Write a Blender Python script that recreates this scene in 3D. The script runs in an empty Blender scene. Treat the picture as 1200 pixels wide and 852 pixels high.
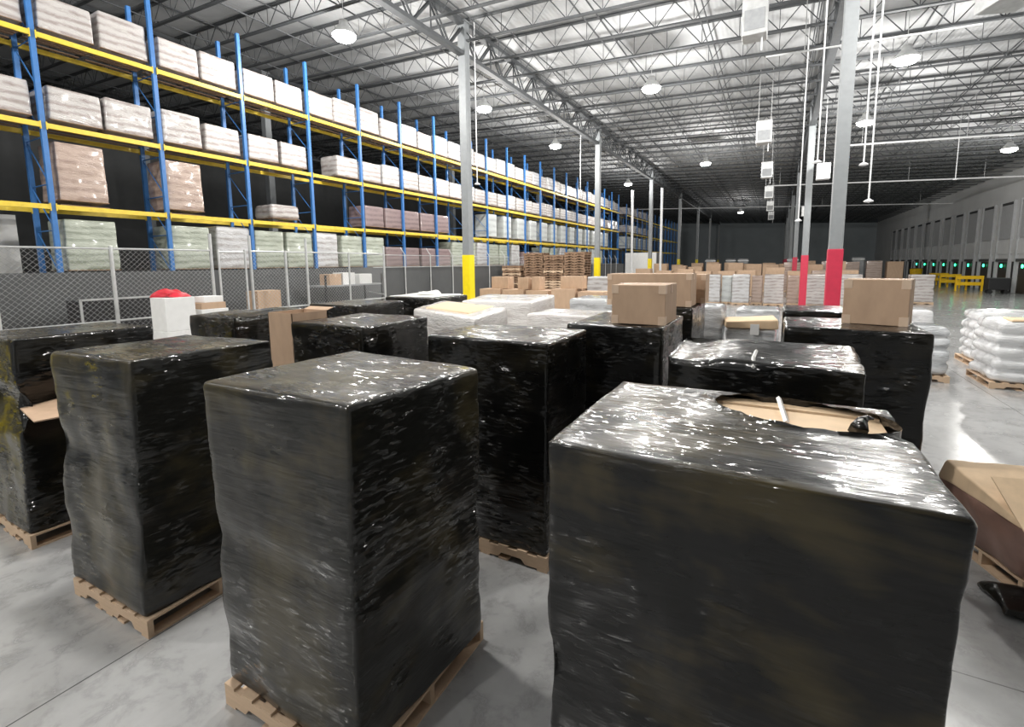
import bpy, math, random
from mathutils import Vector, Matrix, noise
random.seed(7)
sc = bpy.context.scene
COL = sc.collection

# ------------------------------------------------------------------ camera
H = 2.65
def _n(v):
    return v.normalized()
def camera():
    f, px, py, A, s = 557.0, 600.0, 376.0, (909.0, 306.0), -0.0117
    Y = _n(Vector((A[0]-px, A[1]-py, f)))
    q = Vector((A[0]-px-500, A[1]-py-500*s, f))
    dn = _n(Y.cross(q))
    if dn.y < 0: dn = -dn
    X = dn.cross(Y)
    Z = -dn
    m = Matrix(((X[0], -X[1], -X[2], 0), (Y[0], -Y[1], -Y[2], 0), (Z[0], -Z[1], -Z[2], H), (0, 0, 0, 1)))
    cd = bpy.data.cameras.new('camera'); co = bpy.data.objects.new('camera', cd); COL.objects.link(co)
    cd.sensor_fit = 'HORIZONTAL'; cd.sensor_width = 36.0
    cd.lens = f/1200*36; cd.shift_x = 0; cd.shift_y = -(426-py)/1200
    cd.clip_start = 0.05; cd.clip_end = 400
    co.matrix_world = m
    sc.camera = co
camera()

# ------------------------------------------------------------------ light and exposure
sc.view_settings.view_transform = 'Standard'
sc.view_settings.look = 'None'
sc.view_settings.gamma = 1.0
sc.view_settings.use_curve_mapping = False
sc.view_settings.exposure = 0.35
LAMP_W = 900.0          # each high bay lamp
WORLD = 0.05
try:
    sc.cycles.use_denoising = True
    sc.cycles.max_bounces = 6
    sc.cycles.sample_clamp_indirect = 4.0
except Exception:
    pass
w = bpy.data.worlds.new('world'); sc.world = w; w.use_nodes = True
w.node_tree.nodes['Background'].inputs[0].default_value = (0.75, 0.85, 1.0, 1)
w.node_tree.nodes['Background'].inputs[1].default_value = WORLD

# ------------------------------------------------------------------ materials
class NT:
    def __init__(self, name):
        self.m = bpy.data.materials.new(name); self.m.use_nodes = True
        self.t = self.m.node_tree; self.b = self.t.nodes['Principled BSDF']
        self.tc = self.t.nodes.new('ShaderNodeTexCoord')
    def n(self, typ, **kw):
        x = self.t.nodes.new(typ)
        for k, v in kw.items(): setattr(x, k, v)
        return x
    def l(self, a, b): self.t.links.new(a, b)
    def mapping(self, scale, src=None, rot=(0, 0, 0)):
        m = self.n('ShaderNodeMapping'); m.inputs['Scale'].default_value = scale; m.inputs['Rotation'].default_value = rot
        self.l(src or self.tc.outputs['Object'], m.inputs['Vector']); return m.outputs[0]
    def noise(self, vec, scale, detail=3, rough=0.55, dist=0.0):
        x = self.n('ShaderNodeTexNoise'); x.inputs['Scale'].default_value = scale; x.inputs['Detail'].default_value = detail
        x.inputs['Roughness'].default_value = rough; x.inputs['Distortion'].default_value = dist
        self.l(vec, x.inputs['Vector']); return x.outputs[0]
    def ramp(self, fac, stops):
        r = self.n('ShaderNodeValToRGB'); e = r.color_ramp.elements
        e[0].position, e[0].color = stops[0][0], (*stops[0][1], 1)
        e[1].position, e[1].color = stops[-1][0], (*stops[-1][1], 1)
        for p, c in stops[1:-1]:
            k = e.new(p); k.color = (*c, 1)
        self.l(fac, r.inputs[0]); return r.outputs[0]
    def mix(self, fac, a, b):
        x = self.n('ShaderNodeMix', data_type='RGBA')
        if isinstance(fac, float): x.inputs[0].default_value = fac
        else: self.l(fac, x.inputs[0])
        for i, v in ((6, a), (7, b)):
            if isinstance(v, tuple): x.inputs[i].default_value = (*v, 1)
            else: self.l(v, x.inputs[i])
        return x.outputs[2]
    def math(self, op, a, b=None):
        x = self.n('ShaderNodeMath', operation=op)
        for i, v in ((0, a), (1, b)):
            if v is None: continue
            if isinstance(v, (int, float)): x.inputs[i].default_value = v
            else: self.l(v, x.inputs[i])
        return x.outputs[0]
    def bump(self, h, strength, dist=0.01, prev=None):
        x = self.n('ShaderNodeBump'); x.inputs['Strength'].default_value = strength; x.inputs['Distance'].default_value = dist
        self.l(h, x.inputs['Height'])
        if prev is not None: self.l(prev, x.inputs['Normal'])
        return x.outputs[0]
    def set(self, **kw):
        for k, v in kw.items():
            k = k.replace('_', ' ')
            i = self.b.inputs[k]
            if isinstance(v, tuple): i.default_value = (*v, 1) if len(v) == 3 else v
            elif isinstance(v, (int, float)): i.default_value = v
            else: self.l(v, i)
        return self

def plain(name, col, rough=0.5, metal=0.0, var=0.12, scale=6.0, bump=0.0):
    t = NT(name)
    nz = t.noise(t.tc.outputs['Object'], scale, 4)
    lo = tuple(c*(1-var) for c in col); hi = tuple(min(1, c*(1+var)) for c in col)
    t.set(Base_Color=t.ramp(nz, [(0.3, lo), (0.7, hi)]), Roughness=rough, Metallic=metal)
    if bump: t.set(Normal=t.bump(t.noise(t.tc.outputs['Object'], scale*8, 3), bump, 0.004))
    return t.m

def black_film(name, olive=0.0, rough=0.30, seed=0.0, refl_veil=0.0, front=0.7):
    t = NT(name)
    o = t.tc.outputs['Object']
    geo = t.n('ShaderNodeSeparateXYZ'); t.l(t.tc.outputs['Normal'], geo.inputs[0])
    up = t.math('GREATER_THAN', geo.outputs[2], 0.6)
    sx = t.math('GREATER_THAN', t.math('ABSOLUTE', geo.outputs[0]), 0.7)
    off = t.n('ShaderNodeVectorMath', operation='ADD'); off.inputs[1].default_value = (seed*3.1, seed*1.7, seed)
    t.l(o, off.inputs[0]); o = off.outputs[0]
    def by_face(lo, hi, tilt, detail=3, dist=0.5):
        a = t.noise(t.mapping((lo, hi*.5, hi), o, (0, math.radians(tilt), 0)), 1.0, detail, 0.6, dist)
        b = t.noise(t.mapping((hi*.5, lo, hi), o, (math.radians(-tilt), 0, 0)), 1.0, detail, 0.6, dist)
        c = t.noise(t.mapping((lo, hi, hi*.5), o, (0, 0, math.radians(-tilt*.6))), 1.0, detail, 0.6, dist)
        return t.mix(up, t.mix(sx, a, b), c)
    streak = by_face(5.0, 48.0, 13, 2, 0.6)
    pull = by_face(1.1, 11.0, 9, 3, 0.7)
    patch = t.ramp(t.noise(o, 2.6, 3), [(0.47, (0.0,)*3), (0.66, (1, 1, 1))])
    patch2 = t.ramp(t.noise(o, 3.3, 2), [(0.50, (0.0,)*3), (0.62, (1, 1, 1))])
    broad = t.noise(o, 2.6, 2)
    n0 = t.bump(broad, 0.30, 0.05)
    n1 = t.bump(pull, 0.35, 0.016, n0)
    n2 = t.bump(streak, 0.35, 0.006, n1)
    # small flat crease facets, each tilted its own way, gathered in patches
    warp = t.n('ShaderNodeTexNoise'); warp.inputs['Scale'].default_value = 14; t.l(o, warp.inputs['Vector'])
    wv = t.n('ShaderNodeVectorMath', operation='SCALE'); wv.inputs['Scale'].default_value = 0.035; t.l(warp.outputs['Color'], wv.inputs[0])
    wo = t.n('ShaderNodeVectorMath', operation='ADD'); t.l(o, wo.inputs[0]); t.l(wv.outputs[0], wo.inputs[1])
    def facets(scale, rot):
        v = t.n('ShaderNodeTexVoronoi'); v.inputs['Scale'].default_value = 1.0
        t.l(t.mapping(scale, wo.outputs[0], rot), v.inputs['Vector']); return v.outputs['Color']
    fc = t.mix(up, t.mix(sx, facets((13, 40, 62), (0, math.radians(13), 0)), facets((40, 13, 62), (math.radians(-13), 0, 0))), facets((13, 60, 40), (0, 0, math.radians(-8))))
    sub = t.n('ShaderNodeVectorMath', operation='SUBTRACT'); sub.inputs[1].default_value = (.5, .5, .5); t.l(fc, sub.inputs[0])
    mag = t.n('ShaderNodeVectorMath', operation='SCALE'); t.l(sub.outputs[0], mag.inputs[0])
    t.l(t.math('MULTIPLY', t.math('ADD', patch, t.math('MULTIPLY', patch2, 0.8)), t.math('ADD', t.math('MULTIPLY', up, 0.9-front), t.math('ADD', t.math('MULTIPLY', sx, 0.85-front), front))), mag.inputs['Scale'])
    addn = t.n('ShaderNodeVectorMath', operation='ADD'); t.l(n2, addn.inputs[0]); t.l(mag.outputs[0], addn.inputs[1])
    nn = t.n('ShaderNodeVectorMath', operation='NORMALIZE'); t.l(addn.outputs[0], nn.inputs[0]); n3 = nn.outputs[0]
    blot = t.noise(t.mapping((1.0, 1.0, 0.8), o), 1.5, 4, 0.55, 0.5)
    rub = by_face(1.6, 7.0, 16, 4, 0.5)
    k = t.math('ADD', t.math('MULTIPLY', blot, 0.7), t.math('MULTIPLY', rub, 0.3))
    base = (0.0042+refl_veil, 0.0042+refl_veil, 0.0040+refl_veil*.84)  # veil lifts the base colour to stand for the reflected room
    brown = (base[0]+0.050*olive, base[1]+0.038*olive, base[2]+0.012*olive)
    col = t.ramp(k, [(0.49, base), (0.60, brown)])
    t.set(Base_Color=col, Roughness=t.math('ADD', t.math('MULTIPLY', rub, 0.18), rough-0.08), Normal=n1, IOR=1.35, Specular_IOR_Level=0.22)
    t.set(Coat_Weight=0.75, Coat_Roughness=0.10, Coat_IOR=1.5, Coat_Normal=n3)
    return t.m

def white_film(name, base, line, rough=0.2, tiers=7.0, bumps=0.5):
    """clear film over pale cartons: faint tier lines, painted glare patches and crumpled gloss"""
    t = NT(name); o = t.tc.outputs['Object']
    wv = t.n('ShaderNodeTexWave', wave_type='BANDS', bands_direction='Z')
    wv.inputs['Scale'].default_value = tiers; wv.inputs['Distortion'].default_value = 2.6; wv.inputs['Detail'].default_value = 3
    t.l(o, wv.inputs['Vector'])
    nz = t.noise(t.mapping((3, 3, 12), o), 1.5, 4)
    f = t.math('MULTIPLY', wv.outputs['Fac'], t.math('ADD', nz, 0.25))
    t.set(Base_Color=t.mix(t.ramp(t.noise(t.mapping((2, 2, 5), o), 1.6, 3), [(0.42, (0,)*3), (0.66, (1,)*3)]), t.ramp(f, [(0.05, line), (0.6, base)]), base), Roughness=rough)  # pale noise patches paint film glare over the tier lines
    h = t.noise(t.mapping((5, 5, 22), o), 1.3, 4, 0.6, 0.6)
    t.set(Normal=t.bump(h, bumps, 0.03), Coat_Weight=0.6, Coat_Roughness=0.1)
    return t.m

def cardboard(name, col=(0.52, 0.36, 0.245)):
    t = NT(name); o = t.tc.outputs['Object']
    nz = t.noise(t.mapping((4, 4, 1.5), o), 2.0, 4)
    t.set(Base_Color=t.ramp(nz, [(0.3, tuple(c*.92 for c in col)), (0.7, tuple(min(1, c*1.07) for c in col))]), Roughness=0.75)
    wv = t.n('ShaderNodeTexWave'); wv.inputs['Scale'].default_value = 40
    t.l(o, wv.inputs['Vector']); t.set(Normal=t.bump(wv.outputs['Fac'], 0.05, 0.002))
    return t.m

def wood(name, col=(0.50, 0.33, 0.20)):
    t = NT(name); o = t.tc.outputs['Object']
    nz = t.noise(t.mapping((2.5, 40, 40), o), 1.0, 5, 0.6, 0.5)
    n2 = t.noise(o, 1.7, 2)
    c = t.mix(nz, tuple(x*0.62 for x in col), tuple(min(1, x*1.25) for x in col))
    t.set(Base_Color=t.mix(n2, c, tuple(x*0.8 for x in col)), Roughness=0.8, Normal=t.bump(nz, 0.3, 0.003))
    return t.m

def concrete():
    t = NT('polished_concrete'); o = t.tc.outputs['Object']
    a = t.noise(o, 0.55, 5, 0.6, 0.6); b = t.noise(o, 4.0, 5, 0.65, 0.3)
    c = t.ramp(a, [(0.32, (0.24, 0.242, 0.24)), (0.5, (0.37, 0.372, 0.37)), (0.7, (0.50, 0.502, 0.50))])
    st = t.ramp(b, [(0.36, (0.20, 0.20, 0.20)), (0.5, (0.42, 0.42, 0.42)), (0.75, (0.50, 0.50, 0.50))])
    col = t.mix(0.45, c, st)
    bk = t.n('ShaderNodeTexBrick'); bk.offset = 0.0
    bk.inputs['Scale'].default_value = 1.0; bk.inputs['Brick Width'].default_value = 3.81; bk.inputs['Row Height'].default_value = 3.81
    bk.inputs['Mortar Size'].default_value = 0.006; bk.inputs['Mortar Smooth'].default_value = 0.3
    bk.inputs['Color1'].default_value = bk.inputs['Color2'].default_value = (1, 1, 1, 1); bk.inputs['Mortar'].default_value = (0.25, 0.25, 0.25, 1)
    t.l(t.mapping((1, 1, 1), o), bk.inputs['Vector'])
    x = t.n('ShaderNodeMix', data_type='RGBA', blend_type='MULTIPLY'); x.inputs[0].default_value = 1.0
    t.l(col, x.inputs[6]); t.l(bk.outputs['Color'], x.inputs[7])
    t.set(Base_Color=x.outputs[2], Roughness=t.ramp(b, [(0.3, (0.30,)*3), (0.7, (0.17,)*3)]), Normal=t.bump(a, 0.06, 0.02))
    t.set(Coat_Weight=0.3, Coat_Roughness=0.12)
    return t.m

def deck_mat():
    t = NT('roof_deck_steel'); o = t.tc.outputs['Object']
    wv = t.n('ShaderNodeTexWave', wave_type='BANDS', bands_direction='X'); wv.inputs['Scale'].default_value = 2.1
    t.l(o, wv.inputs['Vector'])
    nz = t.noise(o, 0.8, 3)
    t.set(Base_Color=t.ramp(nz, [(0.3, (0.42, 0.43, 0.44)), (0.7, (0.54, 0.55, 0.56))]), Roughness=0.7, Normal=t.bump(wv.outputs['Fac'], 0.25, 0.03))
    return t.m

def emit(name, col, strength):
    t = NT(name); t.set(Base_Color=(0.8, 0.8, 0.8), Emission_Color=col, Emission_Strength=strength)
    return t.m

M = dict(
    film_a=black_film('black_stretch_film', 0.15, 0.28, 0.0),
    film_olive=black_film('thin_black_stretch_film', 0.7, 0.36, 2.0, 0.010, 0.28),
    film_big=black_film('black_stretch_film_over_cartons', 0.75, 0.28, 5.0, 0.0, 0.45),
    cartons=white_film('film_over_cream_cartons', (0.52, 0.495, 0.48), (0.33, 0.285, 0.27), 0.22, 1.75, 0.8),
    cartons_cool=white_film('film_over_white_cartons', (0.56, 0.56, 0.57), (0.36, 0.34, 0.33), 0.22, 1.5, 0.8),
    tan_load=white_film('film_over_tan_cartons', (0.47, 0.36, 0.30), (0.33, 0.24, 0.20), 0.22, 1.5, 0.7),
    green_load=white_film('film_over_green_white_goods', (0.42, 0.45, 0.38), (0.26, 0.29, 0.23), 0.3, 1.8, 0.5),
    plum_load=white_film('film_over_plum_cartons', (0.26, 0.19, 0.19), (0.17, 0.12, 0.12), 0.35, 1.5, 0.3),
    grey_load=white_film('film_over_grey_goods', (0.60, 0.63, 0.62), (0.45, 0.47, 0.47), 0.3, 0.8, 0.3),
    white_film=white_film('milky_clear_film', (0.82, 0.80, 0.78), (0.62, 0.58, 0.56), 0.18, 0.9, 0.9),
    clear_film=white_film('crumpled_clear_film', (0.70, 0.72, 0.74), (0.36, 0.37, 0.38), 0.12, 1.6, 1.0),
    sack=white_film('film_over_white_sacks', (0.80, 0.81, 0.82), (0.60, 0.61, 0.62), 0.14, 0.7, 0.9),
    cardboard=cardboard('cardboard'), cardboard_pale=cardboard('pale_cardboard', (0.74, 0.55, 0.36)),
    tape=plain('tan_packing_tape', (0.66, 0.50, 0.37), 0.35, var=0.05),
    wood=wood('pine_pallet_wood', (0.70, 0.51, 0.35)), old_wood=wood('weathered_pallet_wood', (0.30, 0.19, 0.12)),
    concrete=concrete(), deck=deck_mat(),
    roof_steel=plain('grey_roof_steel', (0.07, 0.075, 0.08), 0.75, 0.0),
    column=plain('grey_column_paint', (0.24, 0.255, 0.265), 0.5, var=0.06),
    yellow=plain('yellow_safety_paint', (0.90, 0.70, 0.005), 0.45, var=0.05),
    red=plain('red_safety_paint', (0.55, 0.030, 0.07), 0.5, var=0.06),
    blue=plain('blue_rack_paint', (0.040, 0.16, 0.42), 0.42, var=0.1),
    beam=plain('yellow_beam_paint', (0.74, 0.54, 0.05), 0.45, var=0.12),
    galv=plain('galvanised_steel', (0.55, 0.56, 0.56), 0.4, 0.35),
    pipe=plain('white_pipe_paint', (0.78, 0.79, 0.80), 0.4, var=0.04),
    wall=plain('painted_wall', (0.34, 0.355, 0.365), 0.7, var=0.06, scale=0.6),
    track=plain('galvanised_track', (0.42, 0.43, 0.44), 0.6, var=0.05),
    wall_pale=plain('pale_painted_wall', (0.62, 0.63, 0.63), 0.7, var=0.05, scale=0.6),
    wall_hazed=plain('hazed_far_wall', (0.34, 0.38, 0.40), 0.7, var=0.06, scale=0.6),  # raised blue-grey paints the far haze into the wall colour
    screen=plain('charcoal_screen_panel', (0.075, 0.078, 0.08), 0.6, var=0.08, scale=2.0),
    white=plain('white_paint', (0.80, 0.80, 0.79), 0.5, var=0.04),
    white_plastic=plain('white_plastic', (0.82, 0.82, 0.80), 0.35, var=0.04),
    grey=plain('mid_grey_metal', (0.30, 0.31, 0.32), 0.5),
    dark=plain('black_steel', (0.02, 0.02, 0.022), 0.5),
    rubber=plain('black_rubber', (0.012, 0.012, 0.012), 0.6),
    barrier=plain('yellow_barrier_paint', (0.90, 0.55, 0.01), 0.45, var=0.05),
    strap=plain('white_strapping', (0.85, 0.84, 0.82), 0.35, var=0.03),
    label=plain('white_paper_label', (0.85, 0.85, 0.84), 0.6, var=0.02),
    redbag=plain('red_plastic_bag', (0.62, 0.03, 0.05), 0.3, bump=0.5),
    rust=plain('brown_wrapped_cartons', (0.26, 0.155, 0.125), 0.3, var=0.25, scale=4),
    lens=emit('lamp_lens', (1.0, 0.97, 0.90), 30.0),
    green_light=emit('green_signal', (0.02, 1.0, 0.35), 6.0),
)

# ------------------------------------------------------------------ mesh helpers
class MB:
    def __init__(self): self.v = []; self.f = []; self.smooth = False
    def add(self, vs, fs):
        b = len(self.v); self.v += [tuple(x) for x in vs]; self.f += [tuple(i+b for i in q) for q in fs]; return self
    def box(self, x0, x1, y0, y1, z0, z1):
        return self.add([(x0, y0, z0), (x1, y0, z0), (x1, y1, z0), (x0, y1, z0), (x0, y0, z1), (x1, y0, z1), (x1, y1, z1), (x0, y1, z1)],
                        [(0, 3, 2, 1), (4, 5, 6, 7), (0, 1, 5, 4), (1, 2, 6, 5), (2, 3, 7, 6), (3, 0, 4, 7)])
    def cbox(self, c, s): return self.box(c[0]-s[0]/2, c[0]+s[0]/2, c[1]-s[1]/2, c[1]+s[1]/2, c[2]-s[2]/2, c[2]+s[2]/2)
    def tube(self, a, b, r, n=6, r2=None, cap=True):
        a, b = Vector(a), Vector(b); d = (b-a).normalized()
        u = d.orthogonal().normalized(); w_ = d.cross(u)
        r2 = r if r2 is None else r2; vs = []
        for p, rr in ((a, r), (b, r2)):
            for i in range(n):
                t = 2*math.pi*(i+.5)/n; vs.append(p+u*math.cos(t)*rr+w_*math.sin(t)*rr)
        fs = [(i, (i+1) % n, n+(i+1) % n, n+i) for i in range(n)]
        if cap: fs += [tuple(range(n-1, -1, -1)), tuple(range(n, 2*n))]
        return self.add(vs, fs)
    def lathe(self, c, prof, n=16):
        vs = []; fs = []
        for r, z in prof:
            for i in range(n):
                t = 2*math.pi*i/n; vs.append((c[0]+r*math.cos(t), c[1]+r*math.sin(t), c[2]+z))
        for k in range(len(prof)-1):
            for i in range(n):
                fs.append((k*n+i, k*n+(i+1) % n, (k+1)*n+(i+1) % n, (k+1)*n+i))
        fs.append(tuple(range(n-1, -1, -1))); fs.append(tuple(range((len(prof)-1)*n, len(prof)*n)))
        return self.add(vs, fs)
    def prism(self, poly, axis, a, b):
        """polygon (2 coords) extruded along axis from a to b"""
        n = len(poly); vs = []
        for h in (a, b):
            for p in poly:
                v = list(p); v.insert(axis, h); vs.append(v)
        fs = [(i, (i+1) % n, n+(i+1) % n, n+i) for i in range(n)] + [tuple(range(n-1, -1, -1)), tuple(range(n, 2*n))]
        return self.add(vs, fs)
    def mesh(self, name, mat):
        me = bpy.data.meshes.new(name); me.from_pydata(self.v, [], self.f); me.materials.append(mat)
        if self.smooth:
            for p in me.polygons: p.use_smooth = True
        me.validate(); me.update(); return me
    def obj(self, name, mat, parent=None, loc=None, bevel=0.0, rot=0.0):
        return link(name, self.mesh(name, mat), parent, loc, bevel, rot)

def link(name, me, parent=None, loc=None, bevel=0.0, rot=0.0):
    o = bpy.data.objects.new(name, me); COL.objects.link(o)
    if parent is not None: o.parent = parent
    if loc is not None: o.location = loc
    if rot: o.rotation_euler = (0, 0, rot)
    if bevel:
        b = o.modifiers.new('bevel', 'BEVEL'); b.width = bevel; b.segments = 2; b.limit_method = 'ANGLE'
    return o
def tag(o, label, cat, group=None, kind=None):
    o['label'] = label; o['category'] = cat
    if group: o['group'] = group
    if kind: o['kind'] = kind
    return o
def thing(name, label, cat, loc=(0, 0, 0), rot=0.0, group=None):
    o = bpy.data.objects.new(name, None); COL.objects.link(o); o.location = loc; o.rotation_euler = (0, 0, rot)
    o.empty_display_size = 0.2
    return tag(o, label, cat, group)
def struct(o):
    o['kind'] = 'structure'; return o
def copy_tree(o, loc=None, label=None, rot=None):
    kids = {}
    def rec(src, par):
        c = src.copy(); COL.objects.link(c)
        if par is not None: c.parent = par
        for ch in src.children: rec(ch, c)
        return c
    c = rec(o, None)
    if loc is not None: c.location = loc
    if label: c['label'] = label
    if rot is not None: c.rotation_euler = (0, 0, rot)
    return c
ORD = ['first', 'second', 'third', 'fourth', 'fifth', 'sixth', 'seventh', 'eighth', 'ninth', 'tenth', 'eleventh', 'twelfth', 'thirteenth', 'fourteenth', 'fifteenth', 'sixteenth', 'seventeenth', 'eighteenth', 'nineteenth', 'twentieth']
def nth(i):
    if i < 20: return ORD[i]
    t = ['twenty', 'thirty', 'forty', 'fifty', 'sixty']; k = i+1
    if k % 10 == 0: return ['twentieth', 'thirtieth', 'fortieth', 'fiftieth'][k//10-2]
    return t[k//10-2]+'-'+ORD[k % 10-1]

# ------------------------------------------------------------------ shell
XL, XR, YB, YF = -40.0, 16.3, -14.0, 112.0
def zdeck(x): return 11.55-0.045*(x+10.4)
JD = 0.80                                    # joist depth
struct(MB().box(XL, XR, YB, YF, -0.2, 0).obj('floor', M['concrete']))
mb = MB(); mb.add([(XL, YB, zdeck(XL)), (XR, YB, zdeck(XR)), (XR, YF, zdeck(XR)), (XL, YF, zdeck(XL)),
                   (XL, YB, zdeck(XL)+.1), (XR, YB, zdeck(XR)+.1), (XR, YF, zdeck(XR)+.1), (XL, YF, zdeck(XL)+.1)],
                  [(0, 3, 2, 1), (4, 5, 6, 7), (0, 1, 5, 4), (1, 2, 6, 5), (2, 3, 7, 6), (3, 0, 4, 7)])
struct(mb.obj('ceiling', M['deck']))
struct(MB().box(XL-.3, XL, YB, YF, -.2, 13).obj('wall_left', M['screen']))  # charcoal colour stands in for the unlit gloom behind the rack
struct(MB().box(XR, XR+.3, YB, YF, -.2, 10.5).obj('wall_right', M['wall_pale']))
struct(MB().box(XL, XR, YF, YF+.3, -.2, 13).obj('wall_back', M['wall_hazed']))
struct(MB().box(XL, XR, YB-.3, YB, -.2, 13).obj('wall_front', M['wall']))

struct(MB().box(-17.3, -17.15, -1.0, 4.75, 0, 4.05).obj('wall_partition', M['white']))
# joists: every one an object, one shared mesh
JX0, JX1 = XL+.1, XR-.1
def joist_mesh():
    m = MB(); z = lambda x: -0.045*(x+10.4)
    def chord(dz, s):
        for dy in (-0.035, 0.035):
            a, b = (JX0, z(JX0)+dz), (JX1, z(JX1)+dz)
            m.add([(a[0], dy-s, a[1]), (a[0], dy+s, a[1]), (a[0], dy+s, a[1]+2*s), (a[0], dy-s, a[1]+2*s),
                   (b[0], dy-s, b[1]), (b[0], dy+s, b[1]), (b[0], dy+s, b[1]+2*s), (b[0], dy-s, b[1]+2*s)],
                  [(0, 1, 5, 4), (1, 2, 6, 5), (2, 3, 7, 6), (3, 0, 4, 7), (0, 3, 2, 1), (4, 5, 6, 7)])
    chord(-0.08, 0.03); chord(-JD, 0.028)
    p = 1.22; n = int((JX1-JX0)/p)
    for i in range(n):
        x = JX0+i*p
        t0 = (x, 0, z(x)-.06); b1 = (x+p/2, 0, z(x+p/2)-JD+.03); t1 = (x+p, 0, z(x+p)-.06)
        m.tube(t0, b1, 0.017, 4, cap=False); m.tube(b1, t1, 0.017, 4, cap=False); m.tube(b1, (b1[0], 0, z(b1[0])-.06), 0.012, 4, cap=False)
    return m.mesh('roof_joist', M['roof_steel'])
jm = joist_mesh(); JS = 15.25/8
COLY = [15.4+15.25*i for i in range(-2, 7)]
y = 15.4-JS*15
while y < YF-1:
    struct(link('roof_joist', jm, None, (0, y, 11.55-0.012))); y += JS
# bridging rods along Y
def bridging_mesh():
    m = MB()
    for dz in (-0.10, -JD+0.05): m.box(-.018, .018, YB+.2, YF-.2, dz-.018, dz+.018)
    return m.mesh('roof_bridging', M['roof_steel'])
bm = bridging_mesh()
for i in range(16):
    x = -36+i*3.35
    struct(link('roof_bridging', bm, None, (x, 0, zdeck(x)-.02)))
# girders, one object per bay
GD = 1.22
def girder_mesh():
    m = MB(); L = 15.25
    m.box(-.13, .13, 0, L, -.16, -.0); m.box(-.12, .12, 0, L, -GD, -GD+.14)
    n = 8
    for i in range(n):
        y0, y1 = i*L/n, (i+1)*L/n; ym = (y0+y1)/2
        for s in (-.06, .06):
            m.tube((s, y0, -.12), (s, ym, -GD+.08), .042, 4); m.tube((s, ym, -GD+.08), (s, y1, -.12), .042, 4)
        m.tube((0, y0, -.12), (0, y0, -GD+.08), .035, 4)
    return m.mesh('roof_girder', M['roof_steel'])
gm = girder_mesh()
CX = [(-33.7, None), (-22.05, None), (-10.4, 'yellow'), (1.38, 'red')]
for cx, _ in CX:
    for cy in COLY[:-1]:
        if YB < cy < YF-15.3: struct(link('roof_girder', gm, None, (cx, cy, zdeck(cx)-JD*0+-0.10)))
# columns with painted guards
for cx, paint in CX:
    for cy in COLY:
        if not (YB+1 < cy < YF-1): continue
        if paint == 'red' and cy < 3: continue
        h = zdeck(cx)-.12
        m = MB().box(-.155, .155, -.155, .155, 0, h); m.box(-.24, .24, -.24, .24, 0, .03); m.box(-.22, .22, -.22, .22, h-.05, h)
        o = struct(m.obj('column', M['column'], None, (cx, cy, 0), 0.012))
        if paint:
            g = MB().box(-.172, .172, -.172, .172, 0, 3.02 if paint == 'yellow' else 2.95)
            struct(g.obj('column_guard', M[paint], o, bevel=0.015))

# right wall: dock bays
for i in range(18):
    yy = 30.6+i*3.83
    d = struct(MB().box(-.10, 0, -1.15, 1.15, 4.2, 6.9).obj('door_%d' % (i+1), M['track'], None, (XR, yy, 0), 0.01))
    struct(MB().box(-.06, 0, -.85, .85, 0, 2.35).obj('dock_opening', M['dark'], d))
    for s in (-1, 1): struct(MB().box(-.18, 0, s*1.32-.05, s*1.32+.05, 0, 7.2).obj('door_track', M['track'], d))
    struct(MB().box(-.13, 0, -1.0, 1.0, 6.9, 7.1).obj('door_slot', M['dark'], d))
    struct(MB().box(-.14, 0, -1.25, 1.25, 2.4, 2.62).obj('header_seal', M['screen'], d))
    struct(MB().box(-.22, 0, 1.5, 1.62, 0, 2.4).obj('dock_bumper', M['dark'], d))
struct(MB().box(XR-.08, XR, 20, YF, 3.0, 4.1).obj('trim_1', M['wall_pale']))

# ------------------------------------------------------------------ lamps
def lamp(x, y, z, label, on=True):
    t = thing('high_bay_lamp', label, 'lamp', (x, y, z), 0, 'high bay lamps under the roof')
    m = MB(); m.smooth = True
    m.lathe((0, 0, 0), [(.10, .44), (.13, .44), (.15, .30), (.26, .18), (.38, .02), (.385, .0), (.36, .0)][::-1], 20)
    m.obj('housing', M['galv'], t)
    m = MB(); m.smooth = True
    m.lathe((0, 0, 0), [(.355, .0), (.345, -.06), (.28, -.12), (.13, -.155), (.01, -.16)][::-1], 20)  # lens drawn oversize, its width stands for the lamp's glare
    m.obj('lens', M['lens'] if on else M['white_plastic'], t)
    MB().tube((0, 0, .44), (0, 0, zdeck(x)-z-.02), .012, 6).obj('hanger', M['galv'], t)
    if on:
        l = bpy.data.lights.new('lamp_light', 'POINT'); l.energy = LAMP_W; l.color = (1.0, 0.975, 0.935); l.shadow_soft_size = 0.26
        o = bpy.data.objects.new('lamp_light', l); COL.objects.link(o); o.parent = t; o.location = (0, 0, -.42)
ROWS = [(-12.3, 9.9, [(-9.5, 0), (-1.0, 0), (11.5, 'shining lamp above the near end of the blue rack'), (19.8, 'shining lamp just right of the first yellow banded column'), (28.1, 'shining lamp between the first two yellow banded columns, the farther one'), (44.8, 'shining lamp over the white office box')]),
        (-4.7, 9.6, [(-9.5, 0), (3.0, 0), (11.7, 0), (20.3, 'shining lamp over the middle aisle, nearest of that row'), (37.2, 'shining lamp over the middle aisle, second of that row'), (76, 'small far lamp over the middle aisle in the dark end')]),
        (3.45, 9.2, [(12.3, 0), (20.8, 'brightest lamp right of the red banded column'), (29.0, 'shining lamp close beside the red banded column')]),
        (11.4, 8.85, [(38.4, 'shining lamp at the right edge over the dock aisle')]),
        ]
hid = 0
for x, z, lst in ROWS:
    for y, lab in lst:
        if not lab:
            hid += 1; lab = 'shining high bay lamp overhead out of view, %s of these' % nth(hid-1)
        lamp(x, y, z, lab)

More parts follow.
